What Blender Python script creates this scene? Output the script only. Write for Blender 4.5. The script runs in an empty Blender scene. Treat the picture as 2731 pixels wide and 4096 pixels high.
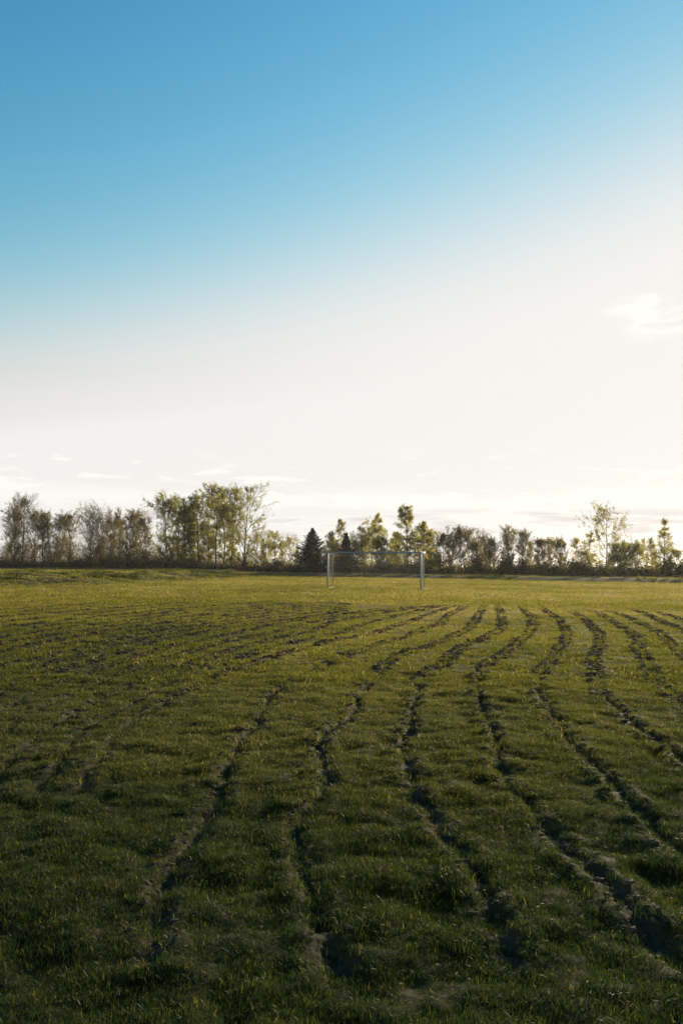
import bpy, math
import numpy as np

R = math.radians
SC = bpy.context.scene
COL = SC.collection

# ------------------------------------------------------------------ camera
EYE = 1.15
cam_d = bpy.data.cameras.new('camera')
cam_d.sensor_fit = 'VERTICAL'
cam_d.sensor_height = 36.0
cam_d.sensor_width = 24.0
cam_d.lens = 28.0
cam_d.clip_start = 0.05
cam_d.clip_end = 20000
cam = bpy.data.objects.new('camera', cam_d)
COL.objects.link(cam)
from mathutils import Matrix
cam.matrix_world = (Matrix.Translation((0, 0, EYE)) @ Matrix.Rotation(R(90 + 4.02), 4, 'X')
                    @ Matrix.Rotation(R(0.4), 4, 'Z'))
SC.camera = cam

# ------------------------------------------------------------------ sky, sun, exposure
SUN_AZ, SUN_EL = 37.0, 13.0          # degrees, clockwise from +Y
SKY_STRENGTH = 0.12
SUN_STRENGTH = 5.0
EXPOSURE = 1.05
VEIL_DENSITY = 0.00012                     # per metre
SC.view_settings.view_transform = 'Standard'
SC.view_settings.look = 'None'
SC.view_settings.gamma = 1.0
SC.view_settings.use_curve_mapping = False
SC.view_settings.exposure = EXPOSURE

world = bpy.data.worlds.new('World')
SC.world = world
world.use_nodes = True
nt = world.node_tree
nt.nodes.clear()
N = nt.nodes.new
L = nt.links.new
out = N('ShaderNodeOutputWorld')
bg = N('ShaderNodeBackground')
bg.inputs['Strength'].default_value = SKY_STRENGTH
sky = N('ShaderNodeTexSky')
sky.sky_type = 'NISHITA'
sky.sun_disc = False
sky.sun_elevation = R(SUN_EL)
sky.sun_rotation = R(SUN_AZ)
sky.altitude = 0
sky.air_density = 1.6
sky.dust_density = 0.05
sky.ozone_density = 1.0

def wmath(op, a, b=None, c=None, clamp=False):
    m = N('ShaderNodeMath'); m.operation = op; m.use_clamp = clamp
    for i, v in enumerate((a, b, c)):
        if v is None: continue
        if isinstance(v, (int, float)): m.inputs[i].default_value = v
        else: L(v, m.inputs[i])
    return m.outputs[0]

# film-like response of the sky: a contrast curve per channel with a soft shoulder, the same in every direction
sep = N('ShaderNodeSeparateColor'); L(sky.outputs[0], sep.inputs[0])
comb = N('ShaderNodeCombineColor')
SHOULDER, KNEE = 0.91, 2.725
chan = []
for ch, (gain, gam) in enumerate(((2.58, 2.82), (2.25, 1.72), (2.50, 1.54))):
    z = wmath('POWER', wmath('MULTIPLY', sep.outputs[ch], gain * 0.1), gam)
    den = wmath('POWER', wmath('ADD', wmath('POWER', wmath('DIVIDE', z, SHOULDER), KNEE), 1.0), 1.0 / KNEE)
    chan.append(wmath('DIVIDE', z, den))
# bright sky goes to neutral white, as film does
mxc = wmath('MAXIMUM', chan[0], wmath('MAXIMUM', chan[1], chan[2]))
wht = wmath('MINIMUM', wmath('MULTIPLY', mxc, 1.06), 0.895)
mr = N('ShaderNodeMapRange'); mr.interpolation_type = 'SMOOTHSTEP'
mr.inputs['From Min'].default_value = 0.135; mr.inputs['From Max'].default_value = 0.872
L(chan[0], mr.inputs['Value'])
glow = N('ShaderNodeMapRange'); glow.interpolation_type = 'SMOOTHSTEP'
glow.inputs['From Min'].default_value = 7.0; glow.inputs['From Max'].default_value = 22.0; glow.inputs['To Max'].default_value = 0.13
L(sep.outputs[0], glow.inputs['Value'])
for ch, k in enumerate((1.0, 0.985, 0.955)):
    d_ = wmath('SUBTRACT', wmath('MULTIPLY', wht, k), chan[ch])
    L(wmath('MULTIPLY_ADD', glow.outputs[0], (1.0, 0.98, 0.62)[ch], wmath('MULTIPLY_ADD', d_, mr.outputs[0], chan[ch])), comb.inputs[ch])

# thin clouds: streaks low over the horizon, a few small puffs above, all round the sky
tc = N('ShaderNodeTexCoord')
sxyz = N('ShaderNodeSeparateXYZ'); L(tc.outputs['Generated'], sxyz.inputs[0])
az = wmath('ARCTAN2', sxyz.outputs[0], sxyz.outputs[1])
el = wmath('ARCSINE', sxyz.outputs[2])
def cloud_noise(sa, se, scale, detail, off, dist=0.0):
    v = N('ShaderNodeCombineXYZ')
    L(wmath('MULTIPLY', az, sa), v.inputs[0]); L(wmath('MULTIPLY', el, se), v.inputs[1]); v.inputs[2].default_value = off
    n_ = N('ShaderNodeTexNoise'); n_.inputs['Scale'].default_value = scale; n_.inputs['Detail'].default_value = detail
    n_.inputs['Roughness'].default_value = 0.55; n_.inputs['Distortion'].default_value = dist
    L(v.outputs[0], n_.inputs['Vector'])
    return n_.outputs['Fac']
def wramp(v, lo, hi):
    m = N('ShaderNodeMapRange'); m.interpolation_type = 'SMOOTHSTEP'
    m.inputs['From Min'].default_value = lo; m.inputs['From Max'].default_value = hi
    L(v, m.inputs['Value'])
    return m.outputs[0]
def band(lo0, lo1, hi0, hi1):
    return wmath('MULTIPLY', wramp(el, R(lo0), R(lo1)), wmath('SUBTRACT', 1.0, wramp(el, R(hi0), R(hi1))))
st = cloud_noise(3.2, 30.0, 2.0, 6, 3.7, 0.3)
core = wmath('MULTIPLY', wramp(st, 0.46, 0.62), band(0.2, 1.0, 3.6, 4.6))
rim = wmath('MULTIPLY', wramp(st, 0.42, 0.53), band(0.2, 1.2, 4.8, 6.2))
pf = cloud_noise(7.0, 26.0, 2.2, 7, 9.3, 0.2)
puff = wmath('MULTIPLY', wramp(pf, 0.54, 0.64), band(3.5, 4.6, 7.0, 9.0))
# one larger broken cloud up to the right
dx = wmath('DIVIDE', wmath('SUBTRACT', az, R(24.0)), R(7.0)); dy = wmath('DIVIDE', wmath('SUBTRACT', el, R(16.6)), R(1.9))
blob = wmath('SUBTRACT', 1.0, wmath('SQRT', wmath('ADD', wmath('MULTIPLY', dx, dx), wmath('MULTIPLY', dy, dy))))
cn = cloud_noise(9.0, 20.0, 2.0, 8, 1.3, 0.4)
big = wramp(wmath('ADD', blob, wmath('MULTIPLY', wmath('SUBTRACT', cn, 0.5), 2.6)), 0.15, 0.95)
bigcore = wramp(wmath('ADD', blob, wmath('MULTIPLY', wmath('SUBTRACT', cn, 0.5), 2.0)), 0.62, 1.0)
lit = wmath('MAXIMUM', wmath('MULTIPLY', rim, 0.6), wmath('MAXIMUM', wmath('MULTIPLY', puff, 0.8), big))
shade = wmath('MAXIMUM', wmath('MULTIPLY', core, 0.9), wmath('MULTIPLY', bigcore, 0.55))
mixl = N('ShaderNodeMix'); mixl.data_type = 'RGBA'; mixl.inputs['B'].default_value = (1.03, 1.01, 0.96, 1)
L(wmath('MULTIPLY', lit, 0.95), mixl.inputs['Factor']); L(comb.outputs[0], mixl.inputs['A'])
mixs = N('ShaderNodeMix'); mixs.data_type = 'RGBA'; mixs.inputs['B'].default_value = (0.71, 0.665, 0.665, 1)
L(shade, mixs.inputs['Factor']); L(mixl.outputs['Result'], mixs.inputs['A'])
sc_ = N('ShaderNodeVectorMath'); sc_.operation = 'SCALE'; sc_.inputs['Scale'].default_value = 2.0 ** -EXPOSURE / SKY_STRENGTH
L(mixs.outputs['Result'], sc_.inputs[0])
L(sc_.outputs[0], bg.inputs['Color'])
L(bg.outputs[0], out.inputs['Surface'])

sun_d = bpy.data.lights.new('sun', 'SUN')
sun_d.energy = SUN_STRENGTH
sun_d.angle = R(0.53)
sun_d.color = (1.0, 0.84, 0.58)
sun = bpy.data.objects.new('sun', sun_d)
COL.objects.link(sun)
sun.rotation_euler = (R(90 - SUN_EL), 0, R(180 - SUN_AZ))
sun.location = (40, 60, 40)

# ------------------------------------------------------------------ helpers
def tag(o, label=None, cat=None, group=None, kind=None):
    if label: o['label'] = label
    if cat: o['category'] = cat
    if group: o['group'] = group
    if kind: o['kind'] = kind
    return o

def empty(name, loc=(0, 0, 0)):
    o = bpy.data.objects.new(name, None)
    o.empty_display_size = 0.3
    o.location = loc
    COL.objects.link(o)
    return o

def mesh_np(name, V, F, mat=None, smooth=False):
    """V (n,3) array, F (m,k) array of one polygon size k, or a list of such arrays."""
    me = bpy.data.meshes.new(name)
    V = np.ascontiguousarray(V, dtype=np.float32)
    Fs = F if isinstance(F, list) else [F]
    Fs = [np.asarray(f, dtype=np.int32) for f in Fs if len(f)]
    me.vertices.add(len(V))
    me.vertices.foreach_set('co', V.ravel())
    loops = np.concatenate([f.ravel() for f in Fs])
    sizes = np.concatenate([np.full(len(f), f.shape[1], np.int32) for f in Fs])
    starts = np.concatenate([[0], np.cumsum(sizes)[:-1]]).astype(np.int32)
    me.loops.add(len(loops))
    me.loops.foreach_set('vertex_index', loops)
    me.polygons.add(len(sizes))
    me.polygons.foreach_set('loop_start', starts)
    me.polygons.foreach_set('loop_total', sizes)
    if smooth:
        me.polygons.foreach_set('use_smooth', np.ones(len(sizes), dtype=bool))
    me.update(calc_edges=True)
    if mat: me.materials.append(mat)
    return me

def link(name, me, parent=None, loc=None):
    o = bpy.data.objects.new(name, me)
    COL.objects.link(o)
    if parent is not None: o.parent = parent
    if loc is not None: o.location = loc
    return o

def attr(me, name, arr, typ='FLOAT'):
    a = me.attributes.new(name, typ, 'POINT')
    a.data.foreach_set('vector' if typ == 'FLOAT_VECTOR' else 'value', np.ascontiguousarray(arr).ravel())

# ---- smooth lattice noise, vectorised
def _hash(ix, iy, seed):
    h = (ix.astype(np.int64) * 374761393 + iy.astype(np.int64) * 668265263 + seed * 1442695041) & 0xFFFFFFFF
    h = ((h ^ (h >> 13)) * 1274126177) & 0xFFFFFFFF
    h = ((h ^ (h >> 16)) * 2246822519) & 0xFFFFFFFF
    return ((h ^ (h >> 15)) & 0xFFFFFF) / float(0xFFFFFF)

def noise(x, y, f, seed=0):
    x = np.asarray(x, dtype=np.float64) * f; y = np.asarray(y, dtype=np.float64) * f
    # rotate so the lattice never lines up with the view
    c, s = math.cos(0.6 + seed), math.sin(0.6 + seed)
    x, y = x * c - y * s, x * s + y * c
    ix = np.floor(x); iy = np.floor(y)
    u = x - ix; v = y - iy
    u = u * u * u * (u * (u * 6 - 15) + 10); v = v * v * v * (v * (v * 6 - 15) + 10)
    a = _hash(ix, iy, seed); b = _hash(ix + 1, iy, seed)
    c2 = _hash(ix, iy + 1, seed); d = _hash(ix + 1, iy + 1, seed)
    return (a + (b - a) * u + (c2 - a) * v + (a - b - c2 + d) * u * v) * 2 - 1

def sstep(a, b, x):
    t = np.clip((x - a) / (b - a), 0, 1)
    return t * t * (3 - 2 * t)

# ------------------------------------------------------------------ materials
def new_mat(name):
    m = bpy.data.materials.new(name)
    m.use_nodes = True
    t = m.node_tree
    t.nodes.clear()
    return m, t, t.nodes.new, t.links.new

def ramp(node, stops):
    cr = node.color_ramp
    while len(cr.elements) > 1: cr.elements.remove(cr.elements[-1])
    cr.elements[0].position = stops[0][0]; cr.elements[0].color = (*stops[0][1], 1)
    for p, c in stops[1:]:
        e = cr.elements.new(p); e.color = (*c, 1)

def simple_mat(name, col, rough=0.8, var=0.25, scale=6.0, spec=0.3, metallic=0.0):
    m, t, n, l = new_mat(name)
    o = n('ShaderNodeOutputMaterial'); p = n('ShaderNodeBsdfPrincipled')
    tc = n('ShaderNodeTexCoord'); nz = n('ShaderNodeTexNoise'); cr = n('ShaderNodeValToRGB')
    nz.inputs['Scale'].default_value = scale; nz.inputs['Detail'].default_value = 4
    ramp(cr, [(0.3, tuple(c * (1 - var) for c in col)), (0.7, tuple(min(1, c * (1 + var)) for c in col))])
    l(tc.outputs['Object'], nz.inputs['Vector']); l(nz.outputs['Fac'], cr.inputs['Fac'])
    l(cr.outputs['Color'], p.inputs['Base Color'])
    p.inputs['Roughness'].default_value = rough
    p.inputs['Specular IOR Level'].default_value = spec
    p.inputs['Metallic'].default_value = metallic
    l(p.outputs[0], o.inputs['Surface'])
    return m

def leaf_mat(name, dark, light, trans, tmix=0.5, rough=0.55, spec=0.25):
    """two-sided leaf: Principled reflection mixed with Translucent, tint from a per-leaf attribute."""
    m, t, n, l = new_mat(name)
    o = n('ShaderNodeOutputMaterial'); p = n('ShaderNodeBsdfPrincipled'); tr = n('ShaderNodeBsdfTranslucent')
    mx = n('ShaderNodeMixShader'); at = n('ShaderNodeAttribute'); cr = n('ShaderNodeValToRGB'); ct = n('ShaderNodeValToRGB')
    at.attribute_name = 'tone'
    ramp(cr, [(0, dark), (1, light)])
    ramp(ct, [(0, tuple(c * 0.75 for c in trans)), (1, trans)])
    l(at.outputs['Fac'], cr.inputs['Fac']); l(at.outputs['Fac'], ct.inputs['Fac'])
    l(cr.outputs['Color'], p.inputs['Base Color']); l(ct.outputs['Color'], tr.inputs['Color'])
    p.inputs['Roughness'].default_value = rough
    p.inputs['Specular IOR Level'].default_value = spec
    mx.inputs[0].default_value = tmix
    l(p.outputs[0], mx.inputs[1]); l(tr.outputs[0], mx.inputs[2]); l(mx.outputs[0], o.inputs['Surface'])
    return m

M = {}
M['bark'] = simple_mat('bark', (0.055, 0.043, 0.032), 0.9, 0.35, 3)
M['bark_pale'] = simple_mat('bark_pale', (0.12, 0.10, 0.075), 0.85, 0.5, 2)
M['twig'] = simple_mat('twig', (0.055, 0.042, 0.028), 0.85, 0.3, 3)
M['leaf_spring'] = leaf_mat('leaf_spring', (0.05, 0.06, 0.012), (0.10, 0.11, 0.02), (0.40, 0.36, 0.06), 0.6)
M['leaf_birch'] = leaf_mat('leaf_birch', (0.07, 0.075, 0.015), (0.12, 0.12, 0.022), (0.48, 0.42, 0.07), 0.62)
M['leaf_bud'] = leaf_mat('leaf_bud', (0.045, 0.042, 0.016), (0.08, 0.068, 0.024), (0.32, 0.25, 0.06), 0.55)
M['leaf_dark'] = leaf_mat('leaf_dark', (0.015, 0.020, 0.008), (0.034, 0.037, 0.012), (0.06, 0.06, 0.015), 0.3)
M['needle'] = leaf_mat('needle', (0.005, 0.010, 0.006), (0.012, 0.020, 0.011), (0.010, 0.016, 0.008), 0.12)
M['wood_far'] = leaf_mat('wood_far', (0.030, 0.034, 0.018), (0.05, 0.052, 0.025), (0.05, 0.05, 0.02), 0.25)

# grass: tone per blade, tint per clump (instancer)
def grass_mat(name, lo, mid, hi, straw, tmix, spec):
    m, t, n, l = new_mat(name)
    o = n('ShaderNodeOutputMaterial'); p = n('ShaderNodeBsdfPrincipled'); tr = n('ShaderNodeBsdfTranslucent')
    mx = n('ShaderNodeMixShader')
    at = n('ShaderNodeAttribute'); at.attribute_name = 'tone'
    ti = n('ShaderNodeAttribute'); ti.attribute_name = 'tint'; ti.attribute_type = 'INSTANCER'
    ad = n('ShaderNodeMath'); ad.operation = 'MULTIPLY_ADD'; ad.inputs[1].default_value = 0.55
    cr = n('ShaderNodeValToRGB')
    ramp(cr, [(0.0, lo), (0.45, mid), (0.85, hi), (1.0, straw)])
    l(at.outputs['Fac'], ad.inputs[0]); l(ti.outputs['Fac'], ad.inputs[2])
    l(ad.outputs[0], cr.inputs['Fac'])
    l(cr.outputs['Color'], p.inputs['Base Color'])
    hs = n('ShaderNodeHueSaturation'); hs.inputs['Value'].default_value = 1.7; hs.inputs['Hue'].default_value = 0.487
    l(cr.outputs['Color'], hs.inputs['Color']); l(hs.outputs['Color'], tr.inputs['Color'])
    p.inputs['Roughness'].default_value = 0.5
    p.inputs['Specular IOR Level'].default_value = spec
    mx.inputs[0].default_value = tmix
    l(p.outputs[0], mx.inputs[1]); l(tr.outputs[0], mx.inputs[2]); l(mx.outputs[0], o.inputs['Surface'])
    return m
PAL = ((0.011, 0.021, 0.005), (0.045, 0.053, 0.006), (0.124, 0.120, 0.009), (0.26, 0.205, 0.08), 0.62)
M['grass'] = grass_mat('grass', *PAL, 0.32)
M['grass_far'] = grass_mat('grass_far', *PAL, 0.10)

def ground_mat():
    m, t, n, l = new_mat('turf_soil')
    o = n('ShaderNodeOutputMaterial'); p = n('ShaderNodeBsdfPrincipled')
    g = n('ShaderNodeNewGeometry')
    a1 = n('ShaderNodeAttribute'); a1.attribute_name = 'soil'
    a2 = n('ShaderNodeAttribute'); a2.attribute_name = 'dry'
    n1 = n('ShaderNodeTexNoise'); n1.inputs['Scale'].default_value = 0.35; n1.inputs['Detail'].default_value = 6; n1.inputs['Roughness'].default_value = 0.65
    n2 = n('ShaderNodeTexNoise'); n2.inputs['Scale'].default_value = 9; n2.inputs['Detail'].default_value = 6; n2.inputs['Roughness'].default_value = 0.7
    c1 = n('ShaderNodeValToRGB'); ramp(c1, [(0.3, (0.013, 0.015, 0.005)), (0.55, (0.020, 0.021, 0.006)), (0.75, (0.030, 0.027, 0.008))])
    c2 = n('ShaderNodeValToRGB'); ramp(c2, [(0.3, (0.022, 0.016, 0.011)), (0.7, (0.060, 0.045, 0.032))])
    c3 = n('ShaderNodeValToRGB'); ramp(c3, [(0.3, (0.035, 0.033, 0.02)), (0.7, (0.075, 0.066, 0.042))])
    l(g.outputs['Position'], n1.inputs['Vector']); l(g.outputs['Position'], n2.inputs['Vector'])
    l(n1.outputs['Fac'], c1.inputs['Fac']); l(n2.outputs['Fac'], c2.inputs['Fac']); l(n2.outputs['Fac'], c3.inputs['Fac'])
    m1 = n('ShaderNodeMix'); m1.data_type = 'RGBA'; m2 = n('ShaderNodeMix'); m2.data_type = 'RGBA'
    l(a1.outputs['Fac'], m1.inputs['Factor']); l(c1.outputs['Color'], m1.inputs['A']); l(c2.outputs['Color'], m1.inputs['B'])
    l(a2.outputs['Fac'], m2.inputs['Factor']); l(m1.outputs['Result'], m2.inputs['A']); l(c3.outputs['Color'], m2.inputs['B'])
    l(m2.outputs['Result'], p.inputs['Base Color'])
    p.inputs['Roughness'].default_value = 0.95
    p.inputs['Specular IOR Level'].default_value = 0.1
    b = n('ShaderNodeBump'); b.inputs['Strength'].default_value = 0.6; b.inputs['Distance'].default_value = 0.02
    l(n2.outputs['Fac'], b.inputs['Height']); l(b.outputs[0], p.inputs['Normal'])
    l(p.outputs[0], o.inputs['Surface'])
    return m
M['ground'] = ground_mat()
M['clod'] = simple_mat('clod', (0.080, 0.056, 0.038), 0.95, 0.5, 18, 0.1)
M['goal_shaded_white'] = simple_mat('goal_shaded_white', (0.17, 0.23, 0.28), 0.5, 0.06, 5, 0.5)  # white goal; its blue-grey shade is put into the base colour
M['goal_steel'] = simple_mat('goal_steel', (0.16, 0.17, 0.12), 0.6, 0.2, 8, 0.4)
M['sleeve'] = simple_mat('sleeve', (0.75, 0.73, 0.68), 0.5, 0.1, 8, 0.4)
M['net'] = simple_mat('net', (0.26, 0.26, 0.23), 0.9, 0.1, 8, 0.1)

# ------------------------------------------------------------------ drill tracks (world metres on the pitch)
TRACKS = {
    't0': [(5.02,25.77), (3.79,18.80), (3.17,15.92), (2.55,13.79), (1.88,11.98), (1.53,10.88), (1.22,9.62), (1.01,9.00), (0.80,8.12), (0.68,7.03), (0.60,6.30), (0.52,5.71), (0.44,5.15), (0.42,4.60), (0.40,4.15), (0.43,3.79), (0.44,3.48), (0.48,3.22), (0.49,3.00), (0.51,2.71), (0.52,2.41)],
    't1': [(5.73,25.88), (4.65,19.76), (3.98,16.62), (3.21,13.85), (2.74,12.40), (2.12,10.51), (1.78,9.65), (1.43,8.31), (1.27,7.43), (1.16,6.62), (1.07,5.88), (1.00,5.30), (0.94,4.82), (0.93,4.13), (0.91,3.53), (0.93,3.18), (0.97,2.93), (0.99,2.63), (1.02,2.35)],
    't2': [(6.10,24.46), (5.15,19.37), (4.71,17.02), (4.21,14.90), (3.64,13.03), (3.14,11.58), (2.76,10.42), (2.33,9.26), (2.05,8.34), (1.89,7.59), (1.78,6.85), (1.69,6.25), (1.59,5.67), (1.53,5.18), (1.51,4.73), (1.43,3.99), (1.40,3.54), (1.39,3.19), (1.38,2.83)],
    't3': [(6.45,22.58), (5.69,19.01), (5.04,16.09), (4.50,13.95), (3.71,11.62), (3.24,10.20), (2.84,8.90), (2.54,7.90), (2.37,7.11), (2.26,6.46), (2.15,5.84), (2.11,5.47), (2.08,5.14), (2.05,4.85), (2.01,4.45)],
    't4': [(7.30,23.95), (6.29,19.07), (5.64,16.15), (5.12,14.00), (4.24,11.35), (3.73,9.76), (3.32,8.57), (3.18,7.93), (3.06,7.38), (2.98,7.01), (2.81,6.11)],
    't5': [(7.71,23.36), (6.74,18.71), (6.12,15.90), (5.55,13.81), (5.04,12.21), (4.60,10.80), (4.04,8.97), (3.66,7.67)],
    't6': [(8.90,24.86), (7.58,19.65), (6.89,16.90), (6.49,15.10), (5.75,12.43), (5.05,10.31)],
    't7': [(9.35,24.23), (8.23,20.18), (7.59,17.66), (7.01,15.14), (6.11,12.11)],
    'm1': [(4.62,25.71), (3.36,19.61), (2.68,16.49), (1.93,13.74), (1.35,11.94), (0.92,10.84), (0.55,9.58), (0.37,8.59), (0.27,7.80), (0.17,7.25), (0.07,6.38), (-0.10,5.29), (-0.08,4.43), (-0.16,3.75), (-0.14,3.30), (-0.07,2.92), (-0.04,2.61), (-0.01,2.32)],
    'm2': [(4.18,25.64), (2.82,20.50), (2.07,17.09), (1.41,14.65), (0.94,13.23), (0.44,11.71), (0.13,10.52), (-0.09,9.77), (-0.37,8.34), (-0.57,7.46), (-0.62,6.00), (-0.65,4.99), (-0.63,4.42), (-0.59,4.04), (-0.58,3.59), (-0.60,3.34), (-0.60,3.13), (-0.60,2.94), (-0.58,2.68), (-0.56,2.38)],
    'l2': [(3.63,24.81), (1.98,19.45), (1.23,16.67), (0.67,14.59), (0.25,13.60), (-0.12,12.74), (-0.63,11.17), (-1.08,9.38), (-1.32,8.02), (-1.46,7.31), (-1.54,6.31), (-1.52,5.49), (-1.42,4.75), (-1.33,4.07)],
    'l1': [(3.06,24.73), (1.62,21.95), (0.63,19.75), (-0.17,17.22), (-0.37,15.58), (-1.00,13.08), (-1.45,11.27), (-1.70,9.67), (-1.92,8.84), (-2.00,7.83), (-2.05,6.92), (-2.05,5.85), (-1.96,5.02), (-1.85,4.44), (-1.74,3.87)],
    'l4': [(0.25,21.77), (-1.55,17.07), (-2.45,14.07), (-2.83,12.35), (-2.93,10.32), (-3.03,8.59), (-3.05,7.24), (-2.98,6.26)],
    'l5': [(0.30,25.84), (-1.95,21.48), (-3.14,18.03), (-4.04,14.18), (-4.33,12.23), (-4.55,10.76), (-4.57,9.29)],
    'l6': [(-0.23,30.95), (-2.71,25.85), (-4.40,21.73), (-5.45,17.39), (-6.15,14.50), (-6.41,12.65)],
    'l7': [(-0.27,36.39), (-4.70,32.03), (-6.94,26.88), (-8.28,22.41), (-8.75,20.59), (-9.23,18.16)],
    'r1': [(4.88,45.54), (7.75,41.84), (10.52,39.11), (12.95,36.72), (15.14,35.42), (16.80,34.14)],
    'r2': [(5.48,51.18), (10.35,48.57), (14.70,45.27), (18.08,42.29), (19.73,40.09)],
    'r3': [(0.85,47.51), (-0.49,48.23), (-3.22,40.36), (-6.80,38.32)],
}

def catmull(P, step):
    P = np.array(P, dtype=float)
    P = np.vstack([2 * P[0] - P[1], P, 2 * P[-1] - P[-2]])
    pts = []
    for i in range(1, len(P) - 2):
        p0, p1, p2, p3 = P[i - 1], P[i], P[i + 1], P[i + 2]
        n_ = max(2, int(np.linalg.norm(p2 - p1) / step))
        t = np.linspace(0, 1, n_, endpoint=False)[:, None]
        pts.append(0.5 * (2 * p1 + (p2 - p0) * t + (2 * p0 - 5 * p1 + 4 * p2 - p3) * t ** 2 + (3 * p1 - p0 - 3 * p2 + p3) * t ** 3))
    return np.vstack(pts)

def resample(P, n):
    S = catmull(P, 0.1)
    t = np.concatenate([[0], np.cumsum(np.linalg.norm(np.diff(S, axis=0), axis=1))])
    u = np.linspace(0, t[-1], n)
    return np.column_stack([np.interp(u, t, S[:, 0]), np.interp(u, t, S[:, 1])])
# the rows on the left lie close together: more passes between the ones above
for a_, b_, n_ in (('l1', 'l4', 2), ('l4', 'l5', 3), ('l5', 'l6', 3), ('l6', 'l7', 3), ('l2', 'l1', 1)):
    A_, B_ = resample(TRACKS[a_], 14), resample(TRACKS[b_], 14)
    for i_ in range(n_):
        f_ = (i_ + 1) / (n_ + 1)
        TRACKS['lx_%s_%d' % (a_, i_)] = [tuple(p) for p in A_ * (1 - f_) + B_ * f_]

rng = np.random.default_rng(7)
GX0, GX1, GY0, GY1, GR = -24.0, 26.0, 1.6, 52.0, 0.025
gnx, gny = int((GX1 - GX0) / GR), int((GY1 - GY0) / GR)
TD = np.full((gny, gnx), 9.0, np.float32)      # signed distance to the nearest track (sign = side)
TS = np.zeros((gny, gnx), np.float32)          # length along it
TW = np.zeros((gny, gnx), np.float32)          # strength of it
spl = {}
for k, P in TRACKS.items():
    S = catmull(P, 0.045)
    # the tractor never drove quite straight: small wander
    s_ = np.concatenate([[0], np.cumsum(np.linalg.norm(np.diff(S, axis=0), axis=1))])
    T_ = np.gradient(S, axis=0); T_ /= np.linalg.norm(T_, axis=1)[:, None] + 1e-9
    Nn = np.stack([T_[:, 1], -T_[:, 0]], 1)
    sd = list(TRACKS).index(k)
    S = S + Nn * (0.035 * noise(s_, s_ * 0 + 3.1, 0.9, 40 + sd) + 0.015 * noise(s_, s_ * 0 + 9.1, 3.0, 70 + sd))[:, None]
    base = 0.9 if k[0] == 't' else (0.85 if k in ('m1', 'm2') else (0.82 if k[:2] == 'lx' else 0.95))
    if k[0] == 'r': base = 0.5
    st = base * np.clip(1.0 + 0.22 * noise(s_, s_ * 0 + 5.5, 0.45, 90 + sd), 0.4, 1.4)
    if k[0] in 'tm':
        st = st * (0.35 + 0.65 * sstep(0.0, 4.0, s_))                   # lifts out at the headland
    if k[0] == 'l': st = st * (0.6 + 0.4 * sstep(4.0, 9.0, S[:, 1]))      # fades where the turf was firmer
    if k[0] == 'm': st = st * (0.75 + 0.25 * sstep(3.0, 6.0, S[:, 1]))
    spl[k] = (S, s_, T_, Nn, st)
    W = 11
    ax = np.arange(-W, W + 1)
    for i in range(len(S)):
        x, y = S[i]
        ci, cj = int((y - GY0) / GR), int((x - GX0) / GR)
        if ci < W or cj < W or ci >= gny - W - 1 or cj >= gnx - W - 1: continue
        yy = GY0 + (ci + ax + 0.5) * GR - y; xx = GX0 + (cj + ax + 0.5) * GR - x
        d = np.hypot(yy[:, None], xx[None, :])
        sub = TD[ci - W:ci + W + 1, cj - W:cj + W + 1]
        m_ = d < np.abs(sub)
        sg = np.where(yy[:, None] * Nn[i, 1] + xx[None, :] * Nn[i, 0] >= 0, 1, -1)
        sub[m_] = (d * sg)[m_]
        TS[ci - W:ci + W + 1, cj - W:cj + W + 1][m_] = s_[i]
        TW[ci - W:ci + W + 1, cj - W:cj + W + 1][m_] = st[i]

def track_at(x, y):
    j = ((x - GX0) / GR).astype(int); i = ((y - GY0) / GR).astype(int)
    ok = (i >= 0) & (j >= 0) & (i < gny) & (j < gnx)
    i = np.clip(i, 0, gny - 1); j = np.clip(j, 0, gnx - 1)
    return np.where(ok, TD[i, j], 9.0), TS[i, j], np.where(ok, TW[i, j], 0)

# the field track (raised dirt road) runs from the right foreground to the far left in front of the trees
RA, RB = np.array([29.0, 75.0]), np.array([-28.0, 135.0])
RD = (RB - RA) / np.linalg.norm(RB - RA)
RN = np.array([-RD[1], RD[0]]) * -1.0          # pointing away from the camera
if RN[1] < 0: RN = -RN
def road_q(x, y):
    return (x - RA[0]) * RN[0] + (y - RA[1]) * RN[1]
# the rough bank on the left
BL = [(-40.0, 24.0), (-17.8, 41.6), (-13.8, 50.9), (-10.5, 91.0), (-16.0, 122.0)]
def bank_q(x, y):
    """signed distance left of the bank foot line"""
    best = np.full(np.shape(x), 1e9); sg = np.full(np.shape(x), -1.0)
    for (x0, y0), (x1, y1) in zip(BL[:-1], BL[1:]):
        dx, dy = x1 - x0, y1 - y0
        t = np.clip(((x - x0) * dx + (y - y0) * dy) / (dx * dx + dy * dy), 0, 1)
        d = np.hypot(x - x0 - t * dx, y - y0 - t * dy)
        s = -np.sign((x - x0) * dy - (y - y0) * dx)
        m_ = d < best
        best = np.where(m_, d, best); sg = np.where(m_, s, sg)
    return best * sg

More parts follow.
